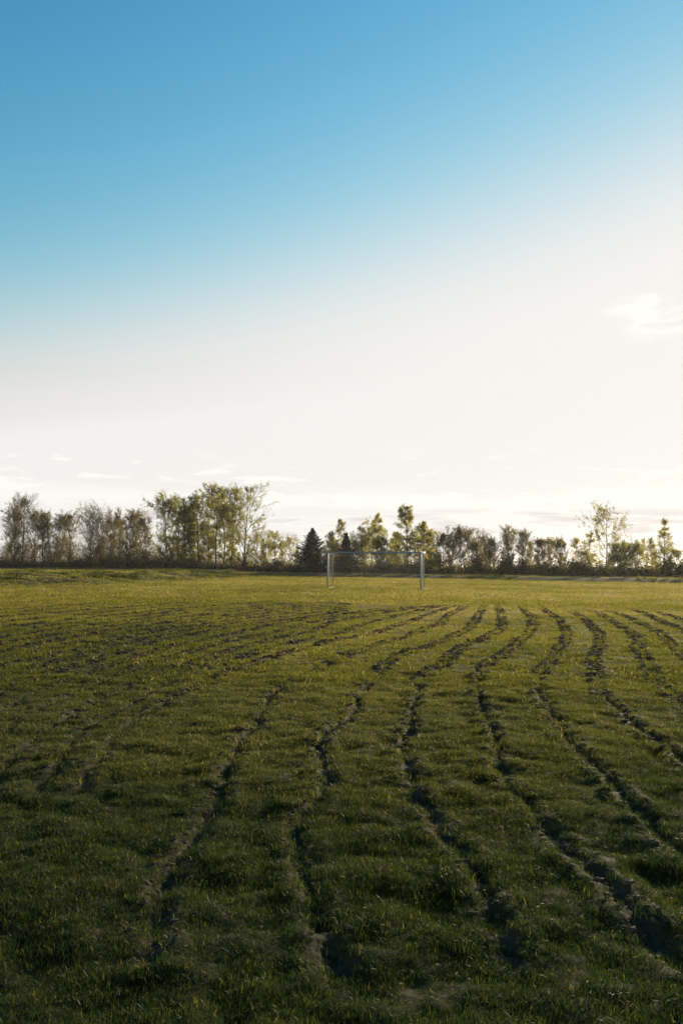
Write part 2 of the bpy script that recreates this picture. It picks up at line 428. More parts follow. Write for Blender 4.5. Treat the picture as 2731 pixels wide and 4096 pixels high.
def relief(x, y, cell):
    """turf surface height; cell = how fine the mesh is there"""
    r = np.hypot(x, y)
    z = 0.035 * noise(x, y, 0.12, 1) * sstep(4, 14, r) + 0.012 * noise(x, y, 0.45, 2)
    for f, a, sd in ((1.3, 0.006, 3), (3.0, 0.008, 4), (6.0, 0.013, 5), (11., 0.010, 6), (20., 0.005, 7)):
        z = z + a * noise(x, y, f, sd) * np.clip(1.6 - 2.6 * cell * f, 0, 1)
    d, s, w = track_at(x, y)
    ad = np.abs(d)
    lump = 0.6 + 0.7 * noise(s, d * 2 + s * 0.13, 9.0, 11) + 0.3 * noise(s, d, 22., 12)
    groove = -0.034 * np.exp(-(ad / 0.036) ** 2)
    rung = np.clip(noise(s, d * 1.5 + s * 0.1, 10.0, 13), -0.2, 1)
    berm = (0.020 * np.exp(-((d - 0.08) / 0.035) ** 2) + 0.014 * np.exp(-((d + 0.08) / 0.035) ** 2)) * lump + 0.022 * rung * np.exp(-(ad / 0.09) ** 2)
    z = z + (groove + berm) * w
    q = bank_q(x, y)
    rough = sstep(0.0, 3.0, q) * (1 - 0.6 * sstep(9, 18, q))
    z = z + 0.50 * sstep(-0.5, 6.0, q) + 0.06 * sstep(5, 60, q) + rough * (0.14 * noise(x, y, 0.35, 21) + 0.12 * noise(x, y, 0.9, 22))
    rq = road_q(x, y)
    z = z + 0.34 * sstep(-0.4, 2.2, rq) * (1 - 0.55 * sstep(0, 6, q)) - 0.16 * np.exp(-((rq + 1.6) / 1.1) ** 2) * (1 - sstep(-2, 4, q))
    z = z + 0.05 * noise(x, y, 0.25, 23) * sstep(0, 4, rq)
    return z

def relief_pt(x, y):
    return float(relief(np.array([x], float), np.array([y], float), np.array([0.05]))[0])

# ---- one ground sheet to the horizon, finer towards the viewer
dense = np.arange(-0.62, 0.6201, 0.0032)
coarse_r = 0.62 + np.cumsum(np.geomspace(0.006, 0.14, 34))
coarse_r = coarse_r[coarse_r < math.pi - 0.02]
th = np.concatenate([-coarse_r[::-1], dense, coarse_r])
r1 = np.geomspace(0.25, 1.3, 14)[:-1]
r2 = 1.3 * 1.0054 ** np.arange(0, int(math.log(62 / 1.3) / math.log(1.0054)))
r3 = np.geomspace(62, 260, 90); r4 = np.geomspace(260, 6000, 26)[1:]
rr = np.concatenate([r1, r2, r3, r4])
TH, RR = np.meshgrid(th, rr)
X = RR * np.sin(TH); Y = RR * np.cos(TH)
cell = np.maximum(RR * 0.0054, np.where(np.abs(TH) > 0.63, RR * 0.1, 0))
Z = relief(X, Y, cell)
nr, nc = X.shape
V = np.stack([X, Y, Z], -1).reshape(-1, 3)
idx = np.arange(nr * nc).reshape(nr, nc)
nxt = np.roll(idx, -1, axis=1)
F4 = np.stack([idx[:-1], idx[1:], nxt[1:], nxt[:-1]], -1).reshape(-1, 4)
V = np.vstack([V, [[0, 0, 0.0]]])
F3 = np.stack([np.full(nc, nr * nc), idx[0], nxt[0]], -1)
me = mesh_np('ground', V, [F4, F3], M['ground'], smooth=True)
d, s, w = track_at(V[:, 0], V[:, 1])
soil = np.clip((0.082 - np.abs(d)) / 0.05, 0, 1) * np.clip(w * 1.5, 0, 1) * np.clip(0.75 + 0.6 * noise(V[:, 0], V[:, 1], 5., 31), 0, 1)
rq = road_q(V[:, 0], V[:, 1]); bq = bank_q(V[:, 0], V[:, 1])
dry = sstep(-0.6, 0.8, rq) * (1 - sstep(16, 26, rq)) * (1 - 0.5 * sstep(0, 8, bq))
attr(me, 'soil', soil.astype(np.float32)); attr(me, 'dry', dry.astype(np.float32))
ground = link('ground', me)
tag(ground, 'rutted grass pitch scored by curving drill tracks', kind='structure')

# ------------------------------------------------------------------ instanced stuff (grass, clods, tussocks)
PROTO = bpy.data.collections.new('prototypes')

def scatter(name, protos, pts, rot, scl, idx, tint, label, cat):
    c = bpy.data.collections.new(name + '_set')
    for i, pm in enumerate(protos):
        o = bpy.data.objects.new('%s_%02d' % (name, i), pm); c.objects.link(o)
    me = bpy.data.meshes.new(name)
    me.vertices.add(len(pts)); me.vertices.foreach_set('co', np.ascontiguousarray(pts, dtype=np.float32).ravel())
    attr(me, 'rot', rot.astype(np.float32), 'FLOAT_VECTOR'); attr(me, 'scl', scl.astype(np.float32), 'FLOAT_VECTOR')
    attr(me, 'tint', tint.astype(np.float32))
    a = me.attributes.new('pick', 'INT', 'POINT'); a.data.foreach_set('value', idx.astype(np.int32))
    o = link(name, me)
    g = bpy.data.node_groups.new(name, 'GeometryNodeTree')
    g.interface.new_socket('Geometry', in_out='INPUT', socket_type='NodeSocketGeometry')
    g.interface.new_socket('Geometry', in_out='OUTPUT', socket_type='NodeSocketGeometry')
    n, l = g.nodes.new, g.links.new
    gi, go = n('NodeGroupInput'), n('NodeGroupOutput')
    ci = n('GeometryNodeCollectionInfo'); ci.inputs['Collection'].default_value = c
    ci.inputs['Separate Children'].default_value = True; ci.inputs['Reset Children'].default_value = True
    ip = n('GeometryNodeInstanceOnPoints'); ip.inputs['Pick Instance'].default_value = True
    def na(nm, ty):
        q = n('GeometryNodeInputNamedAttribute'); q.data_type = ty; q.inputs['Name'].default_value = nm
        return [s_ for s_ in q.outputs if s_.enabled and s_.name == 'Attribute'][0]
    l(gi.outputs[0], ip.inputs['Points']); l(ci.outputs[0], ip.inputs['Instance'])
    l(na('pick', 'INT'), ip.inputs['Instance Index'])
    e2r = n('FunctionNodeEulerToRotation'); l(na('rot', 'FLOAT_VECTOR'), e2r.inputs[0]); l(e2r.outputs[0], ip.inputs['Rotation'])
    l(na('scl', 'FLOAT_VECTOR'), ip.inputs['Scale'])
    l(ip.outputs[0], go.inputs[0])
    md = o.modifiers.new('scatter', 'NODES'); md.node_group = g
    tag(o, label, cat, kind='stuff')
    return o

def blades(n, rad, hmin, hmax, width, lean, seed, straw=0.05):
    """n curved two-segment blades in a disc of radius rad"""
    q = np.random.default_rng(seed)
    a = q.uniform(0, 2 * math.pi, n); r = rad * np.sqrt(q.uniform(0, 1, n))
    bx, by = r * np.cos(a), r * np.sin(a)
    h = q.uniform(hmin, hmax, n)
    la = q.uniform(0, 2 * math.pi, n); ln = np.abs(q.normal(lean, lean * 0.6, n)) * h
    fa = q.uniform(0, math.pi, n)
    w = width * q.uniform(0.7, 1.3, n)
    wx, wy = np.cos(fa) * w / 2, np.sin(fa) * w / 2
    dx, dy = np.cos(la) * ln, np.sin(la) * ln
    z0 = np.full(n, -0.012)
    P = []
    for (t, k, c) in ((0, 1.0, 0), (0.55, 0.85, 0.3)):
        cx, cy, cz = bx + dx * c, by + dy * c, z0 + (h + 0.012) * t
        P += [np.stack([cx - wx * k, cy - wy * k, cz], 1), np.stack([cx + wx * k, cy + wy * k, cz], 1)]
    P.append(np.stack([bx + dx, by + dy, h * (1 - 0.25 * (ln / h) ** 2)], 1))
    V = np.stack(P, 1).reshape(-1, 3)
    b = np.arange(n)[:, None] * 5
    F4 = np.hstack([b, b + 1, b + 3, b + 2]); F3 = np.hstack([b + 2, b + 3, b + 4])
    tone = q.uniform(0, 1, n) ** 1.2 * 0.85
    tone[q.uniform(0, 1, n) < straw] = 1.6
    return V, F4, F3, np.repeat(tone, 5)

def blade_mesh(name, *a, mat='grass', **k):
    V, F4, F3, tone = blades(*a, **k)
    me = mesh_np(name, V, [F4, F3], M[mat])
    attr(me, 'tone', tone.astype(np.float32))
    return me

near = [blade_mesh('grass_clump', 46, 0.042, 0.007, 0.020, 0.0016, 0.75, 100 + i, straw=0.045) for i in range(8)]
mid = [blade_mesh('grass_tuft', 52, 0.10, 0.009, 0.026, 0.0034, 0.7, 200 + i, straw=0.03, mat='grass_far') for i in range(6)]
far = [blade_mesh('grass_sward', 44, 0.30, 0.014, 0.038, 0.010, 0.6, 300 + i, straw=0.02, mat='grass_far') for i in range(6)]
protos = near + mid + far

q = np.random.default_rng(11)
def polar_points(r0, r1, dens, half=0.64):
    """random points in a sector of the pitch, dens per square metre (function of r)"""
    out = []
    edges = np.geomspace(r0, r1, 40)
    for a, b in zip(edges[:-1], edges[1:]):
        n_ = int(half * (b * b - a * a) * dens(0.5 * (a + b)))
        r = np.sqrt(q.uniform(a * a, b * b, n_)); t = q.uniform(-half, half, n_)
        out.append(np.stack([r * np.sin(t), r * np.cos(t)], 1))
    return np.vstack(out)

def turf(xy, which, scale_fn, keep_tracks, even):
    x, y = xy[:, 0], xy[:, 1]
    d, s, w = track_at(x, y)
    p = 1 - np.clip((0.088 - np.abs(d)) / 0.05, 0, 1) * np.clip(w * keep_tracks, 0, 0.9)
    patch = np.clip(0.5 + 0.25 * noise(x, y, 2.2, 51) + 0.35 * noise(x, y, 4.5, 54) + 0.35 * noise(x, y, 9.5, 56), 0, 1)
    p = p * (0.8 + 0.2 * patch)
    p = p * np.where((road_q(x, y) > -0.3) , 0.25, 1.0)
    k = q.uniform(0, 1, len(x)) < p
    x, y, patch, d, w = x[k], y[k], patch[k], d[k], w[k]
    n_ = len(x); r = np.hypot(x, y)
    sc = scale_fn(r) * q.uniform(0.75, 1.25, n_) * (even + 2 * (1 - even) * patch)
    z = relief(x, y, np.maximum(r * 0.0054, 0.004)) - 0.002
    rot = np.stack([q.normal(0, 0.14, n_), q.normal(0, 0.14, n_), q.uniform(0, 6.283, n_)], 1)
    hz = q.uniform(0.75, 1.3, n_)
    scl = np.stack([sc, sc, sc * hz], 1)
    tint = -0.28 + 0.47 * sstep(1.5, 9, y) + 0.32 * sstep(6, 26, y + 0.35 * x + 3 * noise(x, y, 0.2, 55)) + 0.10 * noise(x, y, 0.25, 52) + 0.10 * noise(x, y, 1.1, 53) + q.normal(0, 0.05, n_)  # drier grass farther off, plus light falloff painted in: darker near the viewer
    # yellow strip of lower turf beside one pass, sunlight painted into its tint
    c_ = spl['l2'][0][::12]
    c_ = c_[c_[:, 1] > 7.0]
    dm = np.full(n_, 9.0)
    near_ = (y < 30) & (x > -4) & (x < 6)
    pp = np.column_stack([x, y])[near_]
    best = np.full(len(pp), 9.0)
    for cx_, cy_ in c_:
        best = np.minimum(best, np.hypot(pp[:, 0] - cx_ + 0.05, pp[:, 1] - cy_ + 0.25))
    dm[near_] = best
    lit_strip = (1 - sstep(0.12, 0.5, dm)) * (0.7 + 0.3 * noise(x, y, 0.8, 57))
    tint = tint + 0.24 * lit_strip
    scl[:, 2] *= 1 - 0.3 * np.clip(lit_strip, 0, 1)
    return np.stack([x, y, z], 1), rot, scl, q.integers(which[0], which[1], n_), tint

sets = []
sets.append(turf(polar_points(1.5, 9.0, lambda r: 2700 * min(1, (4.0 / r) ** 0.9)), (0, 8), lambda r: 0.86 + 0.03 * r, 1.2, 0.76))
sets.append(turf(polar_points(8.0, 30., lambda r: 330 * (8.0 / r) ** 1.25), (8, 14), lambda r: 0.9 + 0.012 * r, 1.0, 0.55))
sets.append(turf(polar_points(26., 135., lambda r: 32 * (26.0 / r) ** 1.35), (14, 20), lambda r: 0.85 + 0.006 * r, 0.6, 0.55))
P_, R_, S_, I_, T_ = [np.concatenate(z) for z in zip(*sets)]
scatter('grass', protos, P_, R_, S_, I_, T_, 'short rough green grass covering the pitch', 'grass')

# rough tussocks on the left bank and along the road edge
tus = [blade_mesh('tussock', 70, 0.22, 0.08, 0.30, 0.012, 0.6, 400 + i, straw=0.08, mat='grass_far') for i in range(6)]
bx = q.uniform(-75, 2, 40000); by = q.uniform(28, 135, 40000)
bq = bank_q(bx, by)
pk = sstep(0.0, 1.5, bq) * (0.15 + 0.85 * (1 - sstep(6, 13, bq))) * np.clip(0.35 + 0.9 * noise(bx, by, 0.45, 61), 0.05, 1)
pk = pk * np.where(road_q(bx, by) > 0, 0.3, 1)
rqa = road_q(bx, by)
k = (q.uniform(0, 1, len(bx)) < pk)
bx, by = bx[k], by[k]
# ragged fringe along the road edge
t_ = q.uniform(-30, 150, 6000); o_ = q.normal(1.2, 1.8, 6000)
ex, ey = RA[0] + RD[0] * t_ + RN[0] * o_, RA[1] + RD[1] * t_ + RN[1] * o_
ke = (noise(ex, ey, 0.12, 62) > -0.1) & (q.uniform(0, 1, 6000) < 0.8)
ex, ey = ex[ke], ey[ke]
ax_, ay_ = np.concatenate([bx, ex]), np.concatenate([by, ey])
n_ = len(ax_)
sc = np.concatenate([q.uniform(0.6, 1.9, len(bx)) * (0.7 + 0.5 * noise(bx, by, 0.5, 65)), q.uniform(0.4, 1.0, len(ex))])
z = relief(ax_, ay_, np.full(n_, 0.2)) - 0.02
scatter('tussock_grass', tus, np.stack([ax_, ay_, z], 1),
        np.stack([q.normal(0, 0.1, n_), q.normal(0, 0.1, n_), q.uniform(0, 6.28, n_)], 1),
        np.stack([sc, sc, sc * q.uniform(0.6, 1.1, n_)], 1), q.integers(0, 6, n_),
        np.concatenate([-0.2 + 0.2 * noise(bx, by, 0.3, 63), 0.35 + 0.2 * noise(ex, ey, 0.3, 64)]),
        'long rough tussocks of grass on the low bank and road edge', 'grass')

# soil clods turned up along the tracks
def clod_mesh(seed):
    q2 = np.random.default_rng(seed)
    t = (1 + 5 ** 0.5) / 2
    V = np.array([(-1, t, 0), (1, t, 0), (-1, -t, 0), (1, -t, 0), (0, -1, t), (0, 1, t), (0, -1, -t), (0, 1, -t), (t, 0, -1), (t, 0, 1), (-t, 0, -1), (-t, 0, 1)], float)
    F = np.array([(0, 11, 5), (0, 5, 1), (0, 1, 7), (0, 7, 10), (0, 10, 11), (1, 5, 9), (5, 11, 4), (11, 10, 2), (10, 7, 6), (7, 1, 8), (3, 9, 4), (3, 4, 2), (3, 2, 6), (3, 6, 8), (3, 8, 9), (4, 9, 5), (2, 4, 11), (6, 2, 10), (8, 6, 7), (9, 8, 1)])
    cache = {}; V = [v / np.linalg.norm(v) for v in V]
    F2 = []
    def midp(a, b):
        k = (min(a, b), max(a, b))
        if k not in cache:
            m_ = V[a] + V[b]; V.append(m_ / np.linalg.norm(m_)); cache[k] = len(V) - 1
        return cache[k]
    for a, b, c in F:
        ab, bc, ca = midp(a, b), midp(b, c), midp(c, a)
        F2 += [(a, ab, ca), (b, bc, ab), (c, ca, bc), (ab, bc, ca)]
    V = np.array(V) * q2.uniform(0.5, 1.3, len(V))[:, None] * np.array([1.3, 0.85, 0.62]) * 0.5
    return mesh_np('clod', V, np.array(F2), M['clod'])
clods = [clod_mesh(500 + i) for i in range(6)]
cp, cr_, cs_, ce_ = [], [], [], []
for k, (S, s_, T_, Nn, st) in spl.items():
    Ls = s_[-1]
    gap = 0.075 if k[0] in 'tm' else 0.10
    rung = np.cumsum(q.uniform(0.7, 1.3, int(Ls / gap)) * gap); rung = rung[rung < Ls]
    for side in (-1, 1):
        # one long clod for each lug print, crumbs beside it
        for kind_, nper, size, el_ in (('lug', 2, 0.036, 0.8), ('crumb', 3, 0.014, 0.25)):
            ss = np.repeat(rung, nper) + side * 0.02 + q.normal(0, 0.012 if kind_ == 'lug' else 0.03, len(rung) * nper)
            ii = np.clip(np.searchsorted(s_, ss), 0, len(s_) - 1)
            keep = q.uniform(0, 1, len(ii)) < np.clip(st[ii] * (1.0 if side > 0 else 0.75), 0, 0.92)
            ii = ii[keep]; n_ = len(ii)
            off = side * q.normal(0.052, 0.024 if kind_ == 'lug' else 0.038, n_)
            cp.append(S[ii] + Nn[ii] * off[:, None] + T_[ii] * q.normal(0, 0.012, n_)[:, None])
            cr_.append(np.arctan2(Nn[ii, 1], Nn[ii, 0]) + q.normal(0, 0.3, n_))
            cs_.append(np.clip(q.lognormal(math.log(size), 0.33, n_), 0.007, 0.052) * (0.7 + 0.4 * np.clip(st[ii], 0, 1.2)) * (0.45 + 0.55 * sstep(3.5, 11, S[ii, 1])))
            ce_.append(np.full(n_, el_))
cp = np.vstack(cp); cr_ = np.concatenate(cr_); cs_ = np.concatenate(cs_); ce_ = np.concatenate(ce_)
n_ = len(cp)
z = relief(cp[:, 0], cp[:, 1], np.maximum(np.hypot(cp[:, 0], cp[:, 1]) * 0.0054, 0.004)) + cs_ * 0.12
scatter('soil_clods', clods, np.column_stack([cp, z]), np.stack([q.normal(0, 0.25, n_), q.normal(0, 0.25, n_), cr_], 1),
        np.stack([cs_ * (1 + 0.55 * ce_), cs_ * (1 - 0.1 * ce_), cs_ * q.uniform(0.8, 1.25, n_)], 1), q.integers(0, 6, n_), np.zeros(n_),
        'brown clods of soil turned up along the drill tracks', 'soil')

# ------------------------------------------------------------------ goal
GOAL_A, GOAL_B = np.array([-0.75, 45.1]), np.array([4.37, 43.8])
GU = (GOAL_B - GOAL_A); GW = np.linalg.norm(GU); GU = GU / GW
GBK = np.array([-GU[1], GU[0]])
GBK = GBK if GBK[1] > 0 else -GBK
gz = min(relief_pt(*GOAL_A), relief_pt(*GOAL_B))
goal = empty('football_goal', (GOAL_A[0], GOAL_A[1], gz))
goal.rotation_euler[2] = math.atan2(GU[1], GU[0])
tag(goal, 'white metal football goal with hanging net on the pitch before the trees', 'goal')

def rounded_bar(p0, p1, a, b, up=(0, 0, 1), seg=12, power=3.0):
    """closed bar with a rounded (superellipse) section a x b; returns V, F quads, caps"""
    p0, p1 = np.array(p0, float), np.array(p1, float)
    t = p1 - p0; t /= np.linalg.norm(t)
    u = np.cross(np.array(up, float), t)
    if np.linalg.norm(u) < 1e-3: u = np.cross((0, 1, 0), t)
    u /= np.linalg.norm(u); v = np.cross(t, u)
    an = np.arange(seg) * 2 * math.pi / seg
    c, s = np.cos(an), np.sin(an)
    cx = np.sign(c) * np.abs(c) ** (2 / power) * a / 2; cy = np.sign(s) * np.abs(s) ** (2 / power) * b / 2
    ring = cx[:, None] * u + cy[:, None] * v
    e = min(a, b) * 0.12
    V = np.vstack([p0 + ring * 0.88, p0 + t * e + ring, p1 - t * e + ring, p1 + ring * 0.88, [p0], [p1]])
    i = np.arange(seg); j = (i + 1) % seg
    F = np.vstack([np.stack([k * seg + i, k * seg + j, (k + 1) * seg + j, (k + 1) * seg + i], 1) for k in range(3)])
    T = np.vstack([np.stack([np.full(seg, 4 * seg), j, i], 1), np.stack([np.full(seg, 4 * seg + 1), 3 * seg + i, 3 * seg + j], 1)])
    return V, F, T

def bars(name, lst, mat, parent, smooth=True):
    Vs, Fs, Ts, o = [], [], [], 0
    for a in lst:
        V, F, T = rounded_bar(*a[0], **a[1]); Vs.append(V); Fs.append(F + o); Ts.append(T + o); o += len(V)
    me = mesh_np(name, np.vstack(Vs), [np.vstack(Fs), np.vstack(Ts)], mat, smooth)
    return link(name, me, parent)

GH, PW = 2.07, 0.088       # height to the crossbar top, post width
BD = 1.15                  # how far behind the posts the net poles stand
for sx in (0, 1):
    x = sx * GW
    po = bars('post', [(((x, 0, -0.08), (x, 0, GH - PW - 0.002), PW, PW * 1.1), {})], M['goal_shaded_white'], goal)
    for hz_ in (0.35, 0.7, 1.05, 1.4, 1.75):
        bars('net_hook', [(((x + (-0.05 if sx == 0 else 0.05), 0.05, hz_), (x + (-0.05 if sx == 0 else 0.05), 0.11, hz_ + 0.02), 0.02, 0.02), {'seg': 6})], M['goal_shaded_white'], po)
    bars('foot_plate', [(((x + 0.02, 0.06, 0.025), (x + (0.05 if sx == 0 else 0.30), 0.42, 0.035), 0.09, 0.05), {'seg': 8})], M['sleeve'], po)
    bars('corner_bracket', [(((x + (0.0 if sx == 0 else 0.03), 0.06, GH - 0.05), (x + (0.0 if sx == 0 else 0.16), 0.40, GH - 0.055), 0.05, 0.075), {'seg': 8})], M['sleeve'], po)
    pl = bars('net_pole', [(((x, BD, -0.08), (x, BD, GH - 0.10), 0.045, 0.045), {'seg': 10, 'power': 2.0})], M['goal_steel'], goal)
    bars('ground_sleeve', [(((x - 0.01, BD, -0.05), (x - 0.01, BD, 0.10), 0.10, 0.10), {'seg': 10, 'power': 2.0})], M['sleeve'], pl)
bars('crossbar', [(((-PW / 2, 0, GH - PW / 2), (GW + PW / 2, 0, GH - PW / 2), PW * 1.1, PW), {})], M['goal_shaded_white'], goal)

def net_ribbon(paths, rad):
    """thin three-sided cords along polylines of the same length"""
    Vs, Fs, o = [], [], 0
    for P in paths:
        P = np.array(P, float); n_ = len(P)
        t = np.gradient(P, axis=0); t /= np.linalg.norm(t, axis=1)[:, None] + 1e-9
        ref = np.where(np.abs(t[:, 2:3]) > 0.8, [[0, 1, 0]], [[0, 0, 1]])
        u = np.cross(ref, t); u /= np.linalg.norm(u, axis=1)[:, None]; v = np.cross(t, u)
        ring = [P + rad * (math.cos(a) * u + math.sin(a) * v) for a in (0.5, 2.6, 4.7)]
        Vs.append(np.stack(ring, 1).reshape(-1, 3))
        i = np.arange(n_ - 1)[:, None] * 3
        for k in range(3):
            kk = (k + 1) % 3
            Fs.append(np.hstack([i + k, i + kk, i + 3 + kk, i + 3 + k]) + o)
        o += n_ * 3
    return np.vstack(Vs), np.vstack(Fs)

MESHW = 0.125
NB = 0.64                                     # how high the net's hem hangs
def back_top(u):                              # rear rope sags between the two poles
    return GH - 0.13 - 0.21 * (1 - (2 * u - 1) ** 2)
def net_pt(u, t):
    """u 0..1 across, t 0..1 from the crossbar over the roof and down the back"""
    x = u * GW; zt = back_top(u)
    if t < 0.42:
        k = t / 0.42
        y = 0.04 + k * (BD - 0.04); zz = (GH - 0.05) + (zt - GH + 0.05) * k - 0.05 * math.sin(math.pi * k)
        x += 0.10 * k * math.sin(math.pi * u)
        return (x, y, zz)
    k = (t - 0.42) / 0.58
    sway = 0.10 * math.sin(k * 2.6) * math.sin(math.pi * u)
    x += 0.10 * math.sin(math.pi * u) + 0.10 * k * math.sin(math.pi * u)
    return (x, BD - 0.10 * math.sin(math.pi * u) * math.sin(k * 3) + sway * 0.5, zt + (NB - zt) * k)
nu = int(GW / MESHW)
down = np.linspace(0, 1, 23)
ver = [[net_pt(i / nu, t) for t in down] for i in range(nu + 1)]
hor = [[net_pt(u, t) for u in np.linspace(0, 1, 40)] for t in np.linspace(0, 1, 21)]
sides = []
for sx in (0, 1):
    x = sx * GW
    for zz in np.arange(NB, GH - 0.2, MESHW):
        sides.append([(x, 0.06 + (BD - 0.06) * k, zz - 0.04 * math.sin(math.pi * k)) for k in np.linspace(0, 1, 6)])
    for k in np.linspace(0.12, 0.92, 8):
        sides.append([(x, 0.06 + (BD - 0.06) * k, zz) for zz in np.linspace(NB, GH - 0.16, 6)])
V, F = net_ribbon(ver + hor + sides, 0.0040)
net = link('net', mesh_np('net', V, F, M['net']), goal)
V, F = net_ribbon([[net_pt(u, 0.42) for u in np.linspace(0, 1, 30)], [net_pt(u, 1.0) for u in np.linspace(0, 1, 30)]], 0.006)
link('net_rope', mesh_np('net_rope', V, F, M['net']), net)

# ------------------------------------------------------------------ trees
def unit(v):
    return v / (np.linalg.norm(v, axis=-1, keepdims=True) + 1e-9)

def grow(p, d, ln, curve, K, q, wob=0.12):
    """N polylines: start p, direction d, length ln; curve>0 bends up, <0 droops"""
    pts = [p]; cur = d.copy()
    for i in range(K):
        cur = unit(cur + np.array([0, 0, 1.0]) * (np.asarray(curve).reshape(-1, 1) / K) + q.normal(0, wob, cur.shape))
        p = p + cur * (ln / K)[:, None]
        pts.append(p)
    return np.stack(pts, 1)

def tubes(P, r0, r1, n=3):
    """P (N,K,3) polylines -> tapered n-sided tubes"""
    Nn_, K = P.shape[:2]
    t = unit(np.gradient(P, axis=1))
    ref = np.where(np.abs(t[..., 2:3]) > 0.85, np.array([1.0, 0, 0]), np.array([0, 0, 1.0]))
    u = unit(np.cross(ref, t)); v = np.cross(t, u)
    rad = r0[:, None] + (r1 - r0)[:, None] * np.linspace(0, 1, K)[None]
    an = np.arange(n) * 2 * math.pi / n
    V = P[:, :, None] + rad[..., None, None] * (np.cos(an)[None, None, :, None] * u[:, :, None] + np.sin(an)[None, None, :, None] * v[:, :, None])
    V = V.reshape(-1, 3)
    b = (np.arange(Nn_)[:, None] * K * n + np.arange(K - 1)[None] * n).reshape(-1, 1)
    i = np.arange(n)[None]; j = (i + 1) % n
    F = np.stack([b + i, b + j, b + n + j, b + n + i], -1).reshape(-1, 4)
    return V, F

def kids(P, n, ratio, ang, q, t0=0.25, t1=1.0):
    """n children on each polyline of P"""
    Np, K = P.shape[:2]
    pi = np.repeat(np.arange(Np), n)
    t = q.uniform(t0, t1, len(pi))
    f = t * (K - 1); i0 = np.minimum(f.astype(int), K - 2); fr = (f - i0)[:, None]
    a, b = P[pi, i0], P[pi, i0 + 1]
    pos = a + (b - a) * fr; d = unit(b - a)
    rnd = unit(q.normal(0, 1, d.shape)); perp = unit(rnd - d * (rnd * d).sum(1, keepdims=True))
    an = np.radians(q.normal(ang, ang * 0.25, len(pi)))[:, None]
    cd = d * np.cos(an) + perp * np.sin(an)
    pl = np.linalg.norm(np.diff(P, axis=1), axis=2).sum(1)[pi]
    return pos, cd, pl * ratio * q.uniform(0.6, 1.25, len(pi)) * (1.15 - 0.5 * t)

def leaf_quads(pos, size, q, droop=0.0):
    n = len(pos)
    a = unit(q.normal(0, 1, (n, 3)) + np.array([0, 0, -droop])); r = unit(q.normal(0, 1, (n, 3)))
    b = unit(np.cross(a, r))
    s = size * q.uniform(0.6, 1.4, n)[:, None]
    V = np.stack([pos - a * s * 0.5, pos + b * s * 0.32, pos + a * s * 0.5, pos - b * s * 0.32], 1).reshape(-1, 3)
    F = np.arange(n * 4).reshape(-1, 4)
    return V, F

PROFILE = {
    'round': lambda t: np.sqrt(np.clip(1 - (1.9 * t - 0.85) ** 2, 0.05, 1)),
    'column': lambda t: 0.85 * np.clip(1.12 - t, 0.08, 1) ** 0.8,
    'vase': lambda t: 0.55 + 0.55 * np.sin(np.clip(t, 0, 1) * 2.4),
    'cone': lambda t: np.clip(1.05 - t, 0.08, 1) ** 0.85,
}

